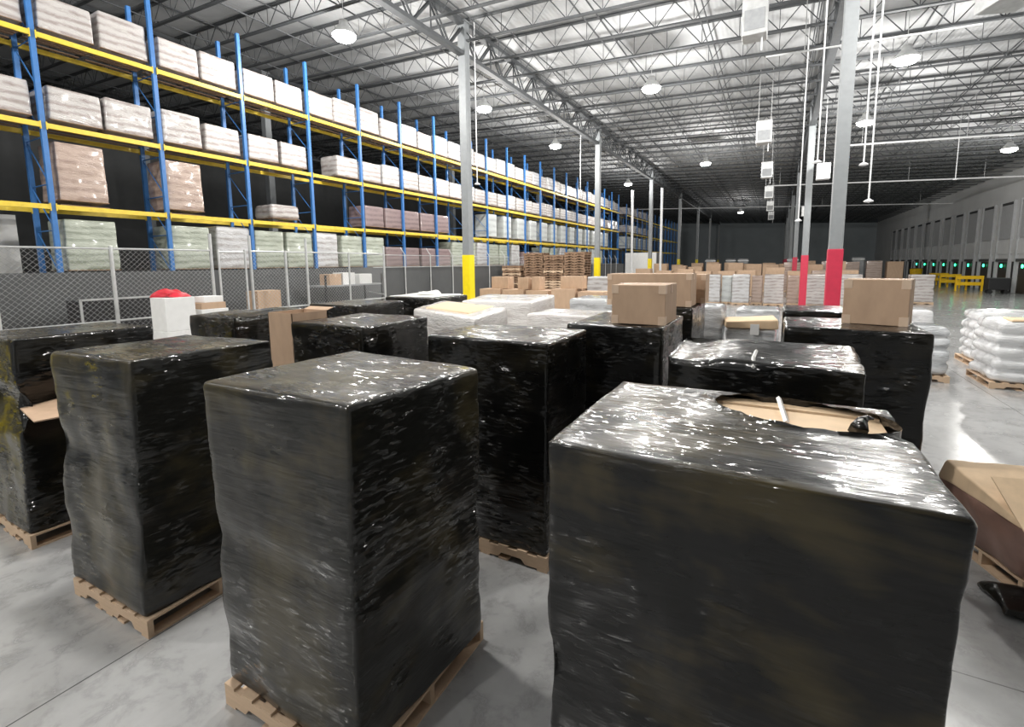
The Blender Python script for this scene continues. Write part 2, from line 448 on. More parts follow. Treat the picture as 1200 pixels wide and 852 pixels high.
# ------------------------------------------------------------------ pallets
def pallet_meshes(lx, ly, mat, hgt=.14):
    """GMA pallet centred at the origin; stringers run along x, boards along y"""
    d = MB()
    nb = 7; bw = .095
    for i in range(nb):
        x = -lx/2+bw/2+i*(lx-bw)/(nb-1); d.box(x-bw/2, x+bw/2, -ly/2, ly/2, hgt-.018, hgt)
    for i in (0, 2, 3, 4, 6):
        x = -lx/2+bw/2+i*(lx-bw)/(nb-1); d.box(x-bw/2, x+bw/2, -ly/2, ly/2, 0, .018)
    s = MB(); z0, z1, zn = .018, hgt-.018, .018+(hgt-.036)*.42
    poly = [(-lx/2, z0), (-lx*.33, z0), (-lx*.30, zn), (-lx*.14, zn), (-lx*.11, z0), (lx*.11, z0), (lx*.14, zn), (lx*.30, zn), (lx*.33, z0), (lx/2, z0), (lx/2, z1), (-lx/2, z1)]
    # split to convex strips: upper rail and three feet
    s.box(-lx/2, lx/2, -.02, .02, zn, z1)
    for a, b, c, e in ((-.5, -.33, -.5, -.30), (-.11, .11, -.14, .14), (.33, .5, .30, .5)):
        s.add([(a*lx, -.02, z0), (b*lx, -.02, z0), (e*lx, -.02, zn), (c*lx, -.02, zn), (a*lx, .02, z0), (b*lx, .02, z0), (e*lx, .02, zn), (c*lx, .02, zn)],
              [(0, 1, 2, 3), (7, 6, 5, 4), (0, 4, 5, 1), (1, 5, 6, 2), (3, 2, 6, 7), (0, 3, 7, 4)])
    return d.mesh('deck', mat), s.mesh('stringer', mat)
PAL = {}
def pallet_part(parent, lx, ly, loc=(0, 0, 0), mat='wood', rot=0.0, stringers=True):
    k = (round(lx, 2), round(ly, 2), mat)
    if k not in PAL: PAL[k] = pallet_meshes(lx, ly, M[mat])
    d = link('pallet', PAL[k][0], parent, loc, 0, rot)
    if stringers:
        for yy in (-ly/2+.02, 0, ly/2-.02): link('stringer', PAL[k][1], d, (0, yy, 0))
    return d

# ------------------------------------------------------------------ film-wrapped loads
def axis_grid(L, r, n):
    a = [0, r*.35, r]; k = max(2, n)
    a += [r+(L-2*r)*i/k for i in range(1, k)]
    return a+[L-r, L-r*.35, L]
def wrap_mesh(name, bot, top, z0, zt, mat, seed=0, r=.03, n=26, lumps=.018, tiers=(), tier_amp=.02, hole=None, sag=None, top_lump=.010, pinch=None):
    """closed skin over a block: bot/top are four xy corners (front-left, front-right, back-right, back-left); zt float or 4 floats"""
    zts = [zt]*4 if isinstance(zt, (int, float)) else list(zt)
    dx = (Vector(top[1])-Vector(top[0])).length; dy = (Vector(top[3])-Vector(top[0])).length; dz = sum(zts)/4-z0
    step = max(dx, dy, dz)/n
    gx, gy, gz = axis_grid(dx, r, int(dx/step)), axis_grid(dy, r, int(dy/step)), axis_grid(dz, r, int(dz/step))
    idx = {}; vs = []; fs = []; nrm = []
    def vid(i, j, k):
        key = (i, j, k)
        if key in idx: return idx[key]
        p = Vector((gx[i], gy[j], gz[k]))
        q = Vector((min(max(p.x, r), dx-r), min(max(p.y, r), dy-r), min(max(p.z, r), dz-r)))
        d = p-q
        if d.length > 1e-9: d = d.normalized(); p = q+d*r
        idx[key] = len(vs); vs.append(p); nrm.append(d); return idx[key]
    X, Y, Z = len(gx)-1, len(gy)-1, len(gz)-1
    for i in range(X):
        for j in range(Y):
            fs.append((vid(i, j, Z), vid(i+1, j, Z), vid(i+1, j+1, Z), vid(i, j+1, Z)))
            fs.append((vid(i, j, 0), vid(i, j+1, 0), vid(i+1, j+1, 0), vid(i+1, j, 0)))
    for i in range(X):
        for k in range(Z):
            fs.append((vid(i, 0, k), vid(i+1, 0, k), vid(i+1, 0, k+1), vid(i, 0, k+1)))
            fs.append((vid(i, Y, k), vid(i, Y, k+1), vid(i+1, Y, k+1), vid(i+1, Y, k)))
    for j in range(Y):
        for k in range(Z):
            fs.append((vid(0, j, k), vid(0, j, k+1), vid(0, j+1, k+1), vid(0, j+1, k)))
            fs.append((vid(X, j, k), vid(X, j+1, k), vid(X, j+1, k+1), vid(X, j, k+1)))
    out = []; so = Vector((seed*7.3, seed*3.9, seed*5.1))
    for p, d in zip(vs, nrm):
        u, v_, t = p.x/dx, p.y/dy, p.z/dz
        q = p+so
        a = lumps*(noise.noise(q*1.7)+.6*noise.noise(q*4.0))
        side = (1-abs(d.z))
        a *= (side+ (top_lump/max(lumps, 1e-6))*abs(d.z))
        ta = 0.0
        for tz, amp in tiers: ta -= amp*math.exp(-((p.z-tz)/.05)**2)
        if tier_amp and not tiers: pass
        if pinch:
            for tz, amp, wd in pinch: ta -= amp*math.exp(-((p.z-tz)/wd)**2)
        wob = .006*noise.noise(Vector((q.x*2, q.y*2, q.z*9)))+.004*noise.noise(Vector((q.x*3, q.y*3, q.z*22)))
        p2 = p+d*(a+wob*side)+Vector((d.x, d.y, 0))*ta
        if sag and d.z > .5: p2.z += sag(u, v_)
        u, v_, t = p2.x/dx, p2.y/dy, p2.z/dz
        b = [Vector(bot[m]) for m in range(4)]; c = [Vector(top[m]) for m in range(4)]
        w4 = ((1-u)*(1-v_), u*(1-v_), u*v_, (1-u)*v_)
        pb = sum((b[m]*w4[m] for m in range(4)), Vector((0, 0))); pt = sum((c[m]*w4[m] for m in range(4)), Vector((0, 0)))
        zz = z0+t*(sum(zts[m]*w4[m] for m in range(4))-z0)
        xy = pb.lerp(pt, t); out.append(Vector((xy.x, xy.y, zz)))
    if hole:
        # an elliptical tear in the top skin: drop faces inside, lift and roughen its rim
        cx, cy, ra, rb, ang = hole; ca, sa = math.cos(ang), math.sin(ang)
        def lev(p):
            x, y2 = p.x-cx, p.y-cy
            return math.hypot((x*ca+y2*sa)/ra, (-x*sa+y2*ca)/rb)
        keep = []
        for f in fs:
            c = sum((out[i] for i in f), Vector())/len(f)
            if c.z > zts[0]-.06 and lev(c) < 1.0: continue
            keep.append(f)
        for p in out:
            if p.z > zts[0]-.06:
                L = lev(p)
                if .62 < L < 1.28:
                    x, y2 = p.x-cx, p.y-cy
                    tgt = 1.0+.05*noise.noise(Vector((p.x*9, p.y*9, 1)))
                    if abs(L-1) < .22: p.x, p.y = cx+x*tgt/L, cy+y2*tgt/L
                    p.z += .012*math.exp(-((L-1)/.12)**2)*(1+noise.noise(Vector((p.x*14, p.y*14, 3))))
        fs = keep
    m = MB(); m.smooth = True; m.v = [tuple(p) for p in out]; m.f = fs
    return m.mesh(name, mat)

def rect(x0, x1, y0, y1): return [(x0, y0), (x1, y0), (x1, y1), (x0, y1)]
def rot_rect(cx, cy, lx, ly, a):
    c, s = math.cos(a), math.sin(a)
    return [(cx+x*c-y*s, cy+x*s+y*c) for x, y in ((-lx/2, -ly/2), (lx/2, -ly/2), (lx/2, ly/2), (-lx/2, ly/2))]
def load(name, label, bot, top, zt, mat, cat='pallet load', group=None, seed=0, pal='wood', z0=.135, palrot=0.0, part='stretch_wrap', base=0.0, **kw):
    cx = sum(p[0] for p in bot)/4; cy = sum(p[1] for p in bot)/4
    t = thing(name, label, cat, (cx, cy, base), 0, group)
    L = lambda ps: [(p[0]-cx, p[1]-cy) for p in ps]
    me = wrap_mesh(part, L(bot), L(top), z0, zt, M[mat], seed, **kw)
    link(part, me, t)
    if pal:
        lx = (Vector(bot[1])-Vector(bot[0])).length; ly = (Vector(bot[3])-Vector(bot[0])).length
        a = palrot or math.atan2(bot[1][1]-bot[0][1], bot[1][0]-bot[0][0])
        pallet_part(t, lx+.02, ly+.02, (0, 0, 0), pal, a)
    return t, (cx, cy)

BG = 'tall loads in black stretch film'
# the big load at the right front, torn open on top
T = [(-.715, 1.535), (.465, 1.525), (.465, 2.555), (-.725, 2.58)]
Bq = [(-.70, 1.55), (.44, 1.55), (.43, 2.56), (-.70, 2.58)]
t, (cx, cy) = load('black_wrapped_load', 'largest black film load at front with torn hole showing cardboard on its top', Bq, T, 2.0, 'film_big', group=BG, seed=1, n=52,
     hole=(.12-(-.1325), 2.32-2.06, .345, .20, math.radians(-13)), lumps=.02, r=.016, pinch=((.95, .015, .12),))
m = MB()
m.box(-.55, .55, -.48, .375, 1.955, 1.972)
m.obj('carton', M['cardboard_pale'], t)
m = MB(); m.box(-.55, .55, .395, .49, 1.955, 1.978); m.box(-.55, .55, .30, .49, 1.90, 1.93)
m.obj('carton_flap', M['cardboard_pale'], t)
m = MB()
m.tube((.205, .20, 1.972), (.175, .44, 2.012), .011, 4); m.obj('strap', M['strap'], t)
m = MB(); m.smooth = True
pts = [(.44, .12, 2.0), (.455, .17, 2.02), (.475, .21, 2.03), (.50, .22, 2.025)]
for a, b, r1, r2 in zip(pts, pts[1:], (.035, .022, .012), (.022, .012, .005)): m.tube(a, b, r1, 6, r2)
m.obj('torn_film', M['film_a'], t)

# front-left load and its left neighbours
t, _ = load('black_wrapped_load', 'tall black film load second from the right in the front row, matt olive left face', [(-2.83, 1.46), (-1.72, 1.47), (-1.655, 2.53), (-2.83, 2.60)],
     [(-2.86, 1.48), (-1.72, 1.52), (-1.62, 2.49), (-2.85, 2.61)], 2.0, 'film_olive', group=BG, seed=2, n=40, pinch=((.92, .018, .10), (.35, .012, .1)), lumps=.018)
t, _ = load('black_wrapped_load', 'grey black film load in front row on a fully visible pale wooden pallet', [(-4.94, 1.43), (-3.86, 1.47), (-3.82, 2.52), (-4.94, 2.48)],
     [(-5.04, 1.49), (-3.98, 1.59), (-3.93, 2.67), (-5.04, 2.51)], 2.0, 'film_olive', group=BG, seed=5, n=38, pinch=((1.1, .03, .14), (.5, .012, .1)), lumps=.028)
t, (cx, cy) = load('black_wrapped_load', 'black film load at left edge with a tan carton flap poking out halfway up', [(-7.15, 1.50), (-6.10, 1.50), (-6.02, 2.6), (-7.15, 2.6)],
     [(-7.30, 1.58), (-6.26, 1.60), (-6.20, 2.75), (-7.30, 2.7)], 2.0, 'film_a', group=BG, seed=9, n=38, pinch=((1.22, .11, .13), (1.05, .04, .08)), lumps=.035)
m = MB(); L = lambda x, y, z: (x-cx, y-cy, z)
m.add([L(-6.30, 1.60, 1.33), L(-5.80, 1.55, 1.29), L(-5.55, 2.0, 1.33), L(-6.25, 2.35, 1.42), L(-6.30, 1.60, 1.318), L(-5.80, 1.55, 1.278), L(-5.55, 2.0, 1.318), L(-6.25, 2.35, 1.408)],
      [(0, 1, 2, 3), (7, 6, 5, 4), (0, 4, 5, 1), (1, 5, 6, 2), (2, 6, 7, 3), (3, 7, 4, 0)])
m.obj('carton_flap', M['cardboard'], t)

# second row
R = rect(-2.86, -1.60, 3.50, 4.45)
load('black_wrapped_load', 'black film load with glossy crumpled top right behind the olive front load', rect(-2.84, -1.61, 3.47, 4.42), R, 2.0, 'film_a', group=BG, seed=12, n=34, lumps=.02)
load('black_wrapped_load', 'black film load beside the standing tan carton, second row at left', rect(-5.0, -3.84, 3.62, 4.74), rect(-5.02, -3.84, 3.64, 4.76), 2.0, 'film_a', group=BG, seed=15, n=30, lumps=.022)
def sagF(u, v): return -.16*math.exp(-((u-.72)/.25)**2-((v-.1)/.35)**2)
load('black_wrapped_load', 'black film load with slack sagging film, left of the standing tan carton', rect(-7.22, -6.12, 3.62, 4.66), rect(-7.22, -6.12, 3.62, 4.66), (2.0, 2.02, 2.05, 2.0), 'film_a', group=BG, seed=18, n=30, lumps=.04, sag=sagF, top_lump=.025)
t, (cx, cy) = load('black_wrapped_load', 'black film load with slanting top and short white strap, behind the torn one', rect(-.66, .50, 3.40, 4.42), [(-.64, 3.49), (.51, 3.34), (.54, 4.33), (-.68, 4.54)], 2.0, 'film_a', group=BG, seed=21, n=36,
     lumps=.035, top_lump=.02, sag=lambda u, v: -.05*math.exp(-((u-.1)/.14)**2))
m = MB()
m.tube((-.02+.0, -.42, 2.015), (-.01, -.20, 2.025), .012, 4); m.tube((-.02, -.42, 2.015), (-.015, -.50, 1.965), .012, 4)
m.obj('strap', M['strap'], t)
load('black_wrapped_load', 'black film load under the single large carton, behind the middle of the rows', rect(-1.98, -.95, 4.85, 6.12), rect(-1.99, -.96, 4.84, 6.14), 2.0, 'film_a', group=BG, seed=24, n=32, lumps=.02)
load('black_wrapped_load', 'black film load carrying the tilted carton near the red banded column', rect(.13, 1.22, 5.44, 6.45), rect(.11, 1.27, 5.42, 6.48), 2.0, 'film_a', group=BG, seed=27, n=34, lumps=.02)
load('black_wrapped_load', 'black film load behind the tilted carton, only its flat top showing', rect(.12, 1.28, 7.2, 8.25), rect(.12, 1.28, 7.2, 8.25), 2.0, 'film_a', group=BG, seed=30, n=26, lumps=.02)
load('black_wrapped_load', 'black film load under the two cartons in the middle distance', rect(-2.25, -1.04, 7.3, 8.75), rect(-2.25, -1.02, 7.3, 8.75), 1.985, 'film_a', group=BG, seed=33, n=26, lumps=.015)
load('black_wrapped_load', 'black film load in the third row, in front of the fence end', rect(-7.19, -6.02, 5.60, 6.75), rect(-7.19, -6.02, 5.60, 6.75), 2.0, 'film_a', group=BG, seed=36, n=26, lumps=.02)
load('black_wrapped_load', 'black film load with a white plastic bundle on top', rect(-7.15, -5.85, 7.45, 8.6), rect(-7.15, -5.85, 7.45, 8.6), 2.0, 'film_a', group=BG, seed=39, n=26, lumps=.02)

# white bundle on it
m = MB(); me = wrap_mesh('plastic_bundle', rot_rect(0, 0, .55, .4, .2), rot_rect(0, 0, .38, .25, .2), 0, .13, M['white_plastic'], 3, r=.05, n=14, lumps=.06, top_lump=.05)
tag(link('plastic_bundle', me, None, (-6.45, 8.0, 2.0)), 'crumpled white plastic bundle lying on a black film load', 'bundle')
me = wrap_mesh('plastic_sheet', rect(-.62, .55, -.5, .5), rect(-.6, .54, -.48, .48), 0, .02, M['white_plastic'], 4, r=.008, n=18, lumps=.02, top_lump=.012)
tag(link('plastic_sheet', me, None, (-6.5, 8.02, 2.003)), 'thin white sheet under the white plastic bundle', 'sheet')

# milky white wrapped bulk cartons
t, _ = load('white_wrapped_load', 'white film wrapped load with an open tan cardboard top behind the glossy black load', [(-4.86, 5.61), (-3.16, 4.80), (-3.60, 6.44), (-5.40, 7.10)], [(-4.84, 5.60), (-3.18, 4.82), (-3.60, 6.40), (-5.36, 7.08)], 2.0, 'white_film', seed=41, n=26, r=.07, lumps=.02, group='loads in milky white film')
IQ = [(-4.84+4.255, 5.60-5.99), (-3.18+4.255, 4.82-5.99), (-3.60+4.255, 6.40-5.99), (-5.36+4.255, 7.08-5.99)]
me = wrap_mesh('cardboard_top', [(x*.72, y*.72) for x, y in IQ], [(x*.70, y*.70) for x, y in IQ], 1.98, 2.016, M['cardboard_pale'], 2, r=.02, n=10, lumps=.01)
link('cardboard_top', me, t, (0, 0, 0))
load('white_wrapped_load', 'taller looking white film wrapped load just left of the tan cartons group', [(-5.05, 7.20), (-3.72, 7.46), (-4.08, 9.32), (-5.60, 8.95)], [(-5.05, 7.20), (-3.72, 7.46), (-4.08, 9.32), (-5.60, 8.95)], 2.0, 'white_film', seed=43, n=26, r=.06, lumps=.02, group='loads in milky white film')

# ------------------------------------------------------------------ cartons
def carton(label, cx, cy, lx, ly, z, h, rot=0.0, mat='cardboard', group=None, tape=True, tapes=True, name='cardboard_box'):
    t = thing(name, label, 'cardboard box', (cx, cy, z), rot, group)
    MB().box(-lx/2, lx/2, -ly/2, ly/2, 0, h).obj('carton', M[mat], t, bevel=.006)
    if tape:
        e = .0035
        m = MB(); m.box(-lx/2-e, lx/2+e, -.035, .035, h-.002, h+e); m.box(-lx/2-e, -lx/2, -.035, .035, h-.09, h); m.box(lx/2, lx/2+e, -.035, .035, h-.09, h)
        m.obj('packing_tape', M['tape'], t)
        if tapes:
            for sx in (-1, 1):
                for zz in (0, h-.09):
                    m = MB(); x = sx*(lx/2)
                    m.box(min(x, x-sx*.07), max(x, x-sx*.07), -ly/2-e, -ly/2, zz, zz+.09)
                    m.box(min(x, x+sx*e), max(x, x+sx*e), -ly/2-e, -ly/2+.07, zz, zz+.09)
                    m.obj('corner_tape', M['tape'], t)
    return t
carton('large tan carton with taped corners alone on a black load in the middle', -1.25, 5.33, .56, .64, 2.002, .415)
carton('tan carton behind the large middle carton, its right end showing', -1.70, 7.66, 1.26, .56, 1.99, .49)
carton('tan carton at the back right behind two other cartons', -1.40, 8.38, .88, .5, 1.99, .46)
carton('tan carton set askew on a black load near the red banded column', .945, 6.10, .53, .45, 2.004, .452, math.radians(-15))
# standing open carton between black loads
t = thing('open_carton', 'narrow upright tan carton standing open between two black loads at left', 'cardboard box', (-5.285, 3.95, 0), 0)
m = MB(); a, b, hh, e = .225, .26, 2.09, .008
m.box(-a, a, -b, -b+e, 1.35, hh); m.box(-a, a, b-e, b, 1.35, hh); m.box(-a, -a+e, -b, b, 1.35, hh); m.box(a-e, a, -b, b, 1.35, hh); m.box(-a, a, -b, b, 1.35, 1.36)
m.obj('carton', M['cardboard'], t)
MB().box(-a-.01, a+.01, -b-.01, b+.01, .14, 1.35).obj('lower_carton', M['cardboard'], t, bevel=.006)
m = MB(); m.add([(-a, b, hh), (a, b, hh), (a, b+.10, hh+.03), (-a, b+.10, hh+.03), (-a, b, hh-.008), (a, b, hh-.008), (a, b+.10, hh+.022), (-a, b+.10, hh+.022)], [(0, 1, 2, 3), (7, 6, 5, 4), (0, 4, 5, 1), (1, 5, 6, 2), (2, 6, 7, 3), (3, 7, 4, 0)])
m.obj('flap', M['cardboard'], t)
pallet_part(t, .5, .56)

# ------------------------------------------------------------------ blue pallet rack
RX, RD, BAY = -15.4, 1.07, 2.5
RY0 = 4.94-BAY*6
LV = [2.42, 4.15, 6.05, 8.10]
def upright_mesh(h):
    m = MB(); s = .05
    m.box(-s, s, -s, s, 0, h); m.box(-.09, .09, -.09, .09, 0, .012)
    return m
def rack(name, label, x, y0, nb, h, levels, limit_f, brace=True):
    """x is the aisle face; frames stand every BAY, beams join them front and back"""
    t = thing(name, label, 'pallet rack', (x, y0, 0))
    fm = upright_mesh(h).mesh('upright', M['blue'])
    br = MB(); k = 0; z = .3
    while z+1.1 < h:
        br.tube((0, 0, z), (-RD, 0, z), .016, 4); br.tube((0, 0, z), (-RD, 0, z+1.1), .016, 4); z += 1.1
    brm = br.mesh('brace', M['blue'])
    for i in range(nb+1):
        f = link('upright', fm, t, (0, i*BAY, 0)); link('upright', fm, t, (-RD, i*BAY, 0)); link('brace', brm, t, (0, i*BAY, 0))
    b = MB(); b.box(-.028, .028, .05, BAY-.05, -.055, .06); b.box(-.034, .034, .045, .065, -.09, .09); b.box(-.034, .034, BAY-.065, BAY-.045, -.09, .09)
    bme = b.mesh('load_beam', M['beam'])
    rest = MB(); cnt = 0
    for i in sorted(range(nb), key=lambda i: abs(y0+i*BAY-8)):
        for z in levels:
            for xx in (.05, -RD-.02):
                if cnt < limit_f: link('load_beam', bme, t, (xx, i*BAY, z)); cnt += 1
                else: rest.box(xx-.028, xx+.028, i*BAY+.05, (i+1)*BAY-.05, z-.07, z+.07)
    if rest.v:
        o = rest.obj('far_load_beam', M['beam'], t); o['kind'] = 'stuff'
    return t
NB = 25
rack('pallet_rack', 'long blue and yellow pallet rack along the left side', RX, RY0, NB, 10.05, LV, 100)
rack('pallet_rack', 'farther blue pallet rack in the dim end beyond the white office box', RX, RY0+NB*BAY+3.2, 13, 9.4, LV[1:], 100)

# loads on the racks: few kinds, shared meshes, one object each
def rack_proto(name, lx, ly, h, mat, seed, **kw):
    t = thing(name, 'x', 'pallet load', (0, 0, -50))
    link('wrapped_cartons', wrap_mesh('wrapped_cartons', rect(-lx/2, lx/2, -ly/2, ly/2), rect(-lx/2+.01, lx/2-.01, -ly/2+.01, ly/2-.01), .12, h, M[mat], seed, **kw), t)
    pallet_part(t, lx, ly, (0, 0, 0), 'old_wood', 0, stringers=False)
    return t
P_short = [rack_proto('wrapped_carton_load', 1.0, 1.06, .92+.04*i, ('cartons', 'cartons', 'cartons_cool', 'cartons')[i], 50+i, n=12, r=.04, lumps=.025) for i in range(4)]
P_tan = rack_proto('tan_wrapped_load', 1.02, 1.0, 1.52, 'tan_load', 60, n=14, r=.04, lumps=.03)
P_low = rack_proto('low_white_load', 1.05, 1.1, .62, 'cartons', 61, n=12, r=.12, lumps=.04)
P_plum = rack_proto('plum_wrapped_load', 1.0, 1.1, 1.0, 'plum_load', 62, n=10, r=.03, lumps=.01)
P_grey = rack_proto('grey_wrapped_load', 1.0, 1.0, 1.5, 'grey_load', 63, n=10, r=.04, lumps=.015)
P_green = rack_proto('green_white_load', 1.02, 1.1, 1.40, 'green_load', 64, n=12, r=.05, lumps=.03)
P_white = rack_proto('white_wrapped_goods', 1.0, 1.1, 1.46, 'cartons_cool', 65, n=12, r=.05, lumps=.025)
used = set()
def put(proto, loc, label, group, rot=0.0):
    if proto.name not in used:
        used.add(proto.name); proto.location = loc; proto['label'] = label; proto.rotation_euler = (0, 0, rot); o = proto
    else: o = copy_tree(proto, loc, label, rot)
    o['group'] = group; return o
rng = random.Random(3)
def slotY(i, k): return RY0+i*BAY+.66+k*1.18
cx = RX-.52
kinds = {0: 'cream', 1: 'cream', 2: 'whiter', 3: 'cream'}
cnt = {}
def ordinal(key):
    cnt[key] = cnt.get(key, 0)+1; return nth(cnt[key]-1)
for lev, nm in ((3, 'top beams'), (2, 'middle beams')):
    for i in range(0, NB):  # bays out of view are filled too, added as reflectors for the film
        for k in (0, 1):
            yy = slotY(i, k)
            if lev == 2 and i in (9,) and k == 0: continue
            j = rng.choice((0, 1, 2, 3, 0, 1))
            put(P_short[j], (cx+rng.uniform(-.03, .03), yy+rng.uniform(-.03, .03), LV[lev]+.072),
                'wrapped carton load on the %s of the blue rack, %s from the near end' % (nm, ordinal(nm)), 'carton loads on the %s' % nm, rng.uniform(-.03, .03))
# lowest visible yellow beam
for yy, pr, lab in ((5.60, P_tan, 'tall tan wrapped load on the lowest yellow beam, nearest of two'), (8.0, P_tan, 'tall tan wrapped load on the lowest yellow beam, farther of two'),
                    (11.3, P_low, 'low rounded white wrapped load alone on the lowest yellow beam')):
    put(pr, (cx, yy, LV[1]+.072), lab, 'loads on the lowest yellow beam')
for i in range(5):
    put(P_plum, (cx-.02, 15.0+.66+i*1.22, LV[1]+.072), 'dark plum wrapped load on the lowest yellow beam, %s from the left' % nth(i), 'plum loads on the lowest yellow beam')
for i in range(13):
    put(P_grey, (cx, 25.6+i*1.9, LV[1]+.072), 'pale grey wrapped load on the lowest yellow beam, %s beyond the first column' % nth(i), 'grey loads on the lowest yellow beam')
# goods on the level behind the fence
i = 0
for yy, pr in ((3.3, P_white), (5.65, P_green), (8.05, P_green), (9.35, P_white), (10.6, P_green), (11.8, P_green), (13.0, P_white), (14.3, P_green), (15.6, P_green), (16.8, P_plum), (18.0, P_plum), (19.3, P_plum), (20.6, P_plum),
               (21.9, P_green), (23.1, P_green), (24.4, P_white), (25.7, P_green), (27.0, P_green), (28.6, P_white), (30.2, P_plum), (31.8, P_plum), (33.4, P_green), (35.0, P_green), (36.8, P_white), (38.5, P_green), (40.5, P_grey), (42.5, P_green), (44.5, P_grey), (46.5, P_green)):
    kind = {'green_white_load': 'green white', 'white_wrapped_goods': 'white', 'plum_wrapped_load': 'dark plum', 'grey_wrapped_load': 'grey'}[pr.name.split('.')[0]]
    put(pr, (cx, yy, LV[0]+.072), '%s wrapped load showing above the fence, %s %s one from left' % (kind, ordinal('low'+kind), kind), '%s loads above the fence' % kind)
# farther rack
y2 = RY0+NB*BAY+3.2
for li, nm in ((1, 'lowest'), (2, 'middle'), (3, 'top')):
    for i in range(10):
        pr = P_grey if li == 1 else P_short[i % 4]
        put(pr, (RX-.52, y2+.66+i*1.25, LV[li]+.072), '%s wrapped load on the %s beams of the far dim rack, %s along' % ('grey' if li == 1 else 'carton', nm, nth(i)), 'loads on the far rack, %s beams' % nm)

# ------------------------------------------------------------------ chain-link fence
FX = -12.5
def chain_mesh(x, y0, y1, z0, z1, sp=.075, r=.0026):
    m = MB(); L, Hh = y1-y0, z1-z0
    for sgn in (1, -1):
        d = -Hh
        while d < L:
            a0, a1 = max(0, d), min(L, d+Hh)
            if a1-a0 > .01:
                za, zb = a0-d, a1-d
                if sgn > 0: p, q = (x+.002, y0+a0, z0+za), (x+.002, y0+a1, z0+zb)
                else: p, q = (x-.002, y0+a0, z1-za), (x-.002, y0+a1, z1-zb)
                m.tube(p, q, r, 3, cap=False)
            d += sp*1.414
    return m
posts = [-3.5, -1.1, 1.25, 3.64, 4.87, 6.95]
t = thing('chain_link_fence', 'galvanised chain link fence run at left in front of the rack', 'fence', (FX, 0, 0))
for y in [-3.5, -1.1, 1.25, 3.05, 4.87, 6.95]:
    MB().tube((0, y, 0), (0, y, 3.13 if y < 6.9 else 3.5), .038, 10).obj('post', M['galv'], t)
for z in (3.08, 1.53, .08): MB().tube((0, -3.5, z), (0, 6.95, z), .022, 8).obj('rail', M['galv'], t)
ys = [-3.5, -1.1, 1.25, 3.05, 4.87, 6.95]
for a, b in zip(ys, ys[1:]):
    chain_mesh(0, a, b, .08, 3.08).obj('mesh_panel', M['galv'], t)
t = thing('fence_gate', 'narrow galvanised chain link gate between two tall fence posts', 'gate', (FX, 0, 0))
for y in (7.12, 7.82): MB().tube((.02, y, 0), (.02, y, 3.12), .028, 8).obj('stile', M['galv'], t)
for z in (3.05, 1.5, .12): MB().tube((.02, 7.12, z), (.02, 7.82, z), .022, 8).obj('rail', M['galv'], t)
chain_mesh(.02, 7.12, 7.82, .12, 3.05).obj('mesh_panel', M['galv'], t)
t = thing('chain_link_fence', 'galvanised chain link fence section ending at the shelf, right of the gate', 'fence', (FX, 0, 0))
for y, h in ((7.98, 3.5), (9.04, 3.12), (9.75, 3.5), (13.04, 3.35)): MB().tube((0, y, 0), (0, y, h), .038, 10).obj('post', M['galv'], t)
for z in (3.08, 1.48, .08):
    for a, b in ((7.98, 9.75), (9.75, 13.04)): MB().tube((0, a, z), (0, b, z), .022, 8).obj('rail', M['galv'], t)
for a, b in ((7.98, 9.04), (9.04, 9.75), (9.75, 11.4), (11.4, 13.04)):
    chain_mesh(0, a, b, .08, 3.08).obj('mesh_panel', M['galv'], t)
MB().tube((0, 11.4, 0), (0, 11.4, 3.1), .03, 10).obj('post', M['galv'], t)
for z in (3.08, 1.6): MB().tube((0, 13.04, z), (-2.0, 14.2, z), .02, 8).obj('rail', M['galv'], t)
# screened fence with slanted arms
SX = -14.55
t = thing('screened_fence', 'charcoal screened fence under the rack with slanted arm posts', 'fence', (SX, 0, 0))
MB().box(-.02, .0, -3.5, 52, .05, 2.58).obj('screen_panel', M['screen'], t)
y = 16.45; i = 0
while y < 50:
    m = MB(); m.tube((.035, y, 0), (.035, y, 3.15), .03, 8); m.obj('post', M['galv'], t)
    MB().tube((.035, y, 3.13), (.035-.22, y-.02, 3.45), .018, 6).obj('slanted_arm', M['galv'], t)
    y += 1.8
for z in (3.1, 2.58): MB().tube((.035, 14.5, z), (.035, 50, z), .014, 6).obj('rail', M['galv'], t)
chain_mesh(0.01, 14.5, 34, 2.58, 3.1, .09).obj('mesh_panel', M['galv'], t)

# things inside the cage, seen through the mesh
def simple_shelf(label, x, y, lx, ly, h, levels):
    t = thing('storage_shelf', label, 'shelf', (x, y, 0))
    for sx in (-1, 1):
        for sy in (-1, 1): MB().cbox((sx*lx/2, sy*ly/2, h/2), (.05, .05, h)).obj('leg', M['dark'], t)
    for z in levels: MB().box(-lx/2, lx/2, -ly/2, ly/2, z-.05, z).obj('shelf_board', M['grey'] if z < h-.1 else M['dark'], t)
    return t
simple_shelf('dark steel storage shelf holding cartons behind the fence', -13.6, 12.25, .9, 2.6, 2.35, (.5, 1.25, 2.0))
for i, (yy, ly, lz, mat, lab) in enumerate(((11.5, .5, .38, 'cardboard', 'small tan carton on the dark shelf behind the fence'), (12.1, .55, .42, 'white', 'white box on the dark shelf, left of the other white box'), (12.9, .6, .36, 'white', 'white box at the right end of the dark shelf'))):
    carton(lab, -13.55, yy, .5, ly, 2.0, lz, mat=mat, tapes=False, tape=(mat == 'cardboard'))
carton('long flat tan carton on the lower board of the dark shelf', -13.5, 12.0, .6, 1.9, 1.25, .14, tapes=False)
carton('brown carton behind the gate in the cage', -13.5, 8.95, .55, .75, 1.10, .85, mat='tan_load' if False else 'cardboard', tapes=False)
t = thing('platform_table', 'dark table below that brown carton behind the gate', 'table', (-13.5, 8.95, 0))
MB().box(-.4, .4, -.55, .55, 1.02, 1.10).obj('table_top', M['dark'], t)
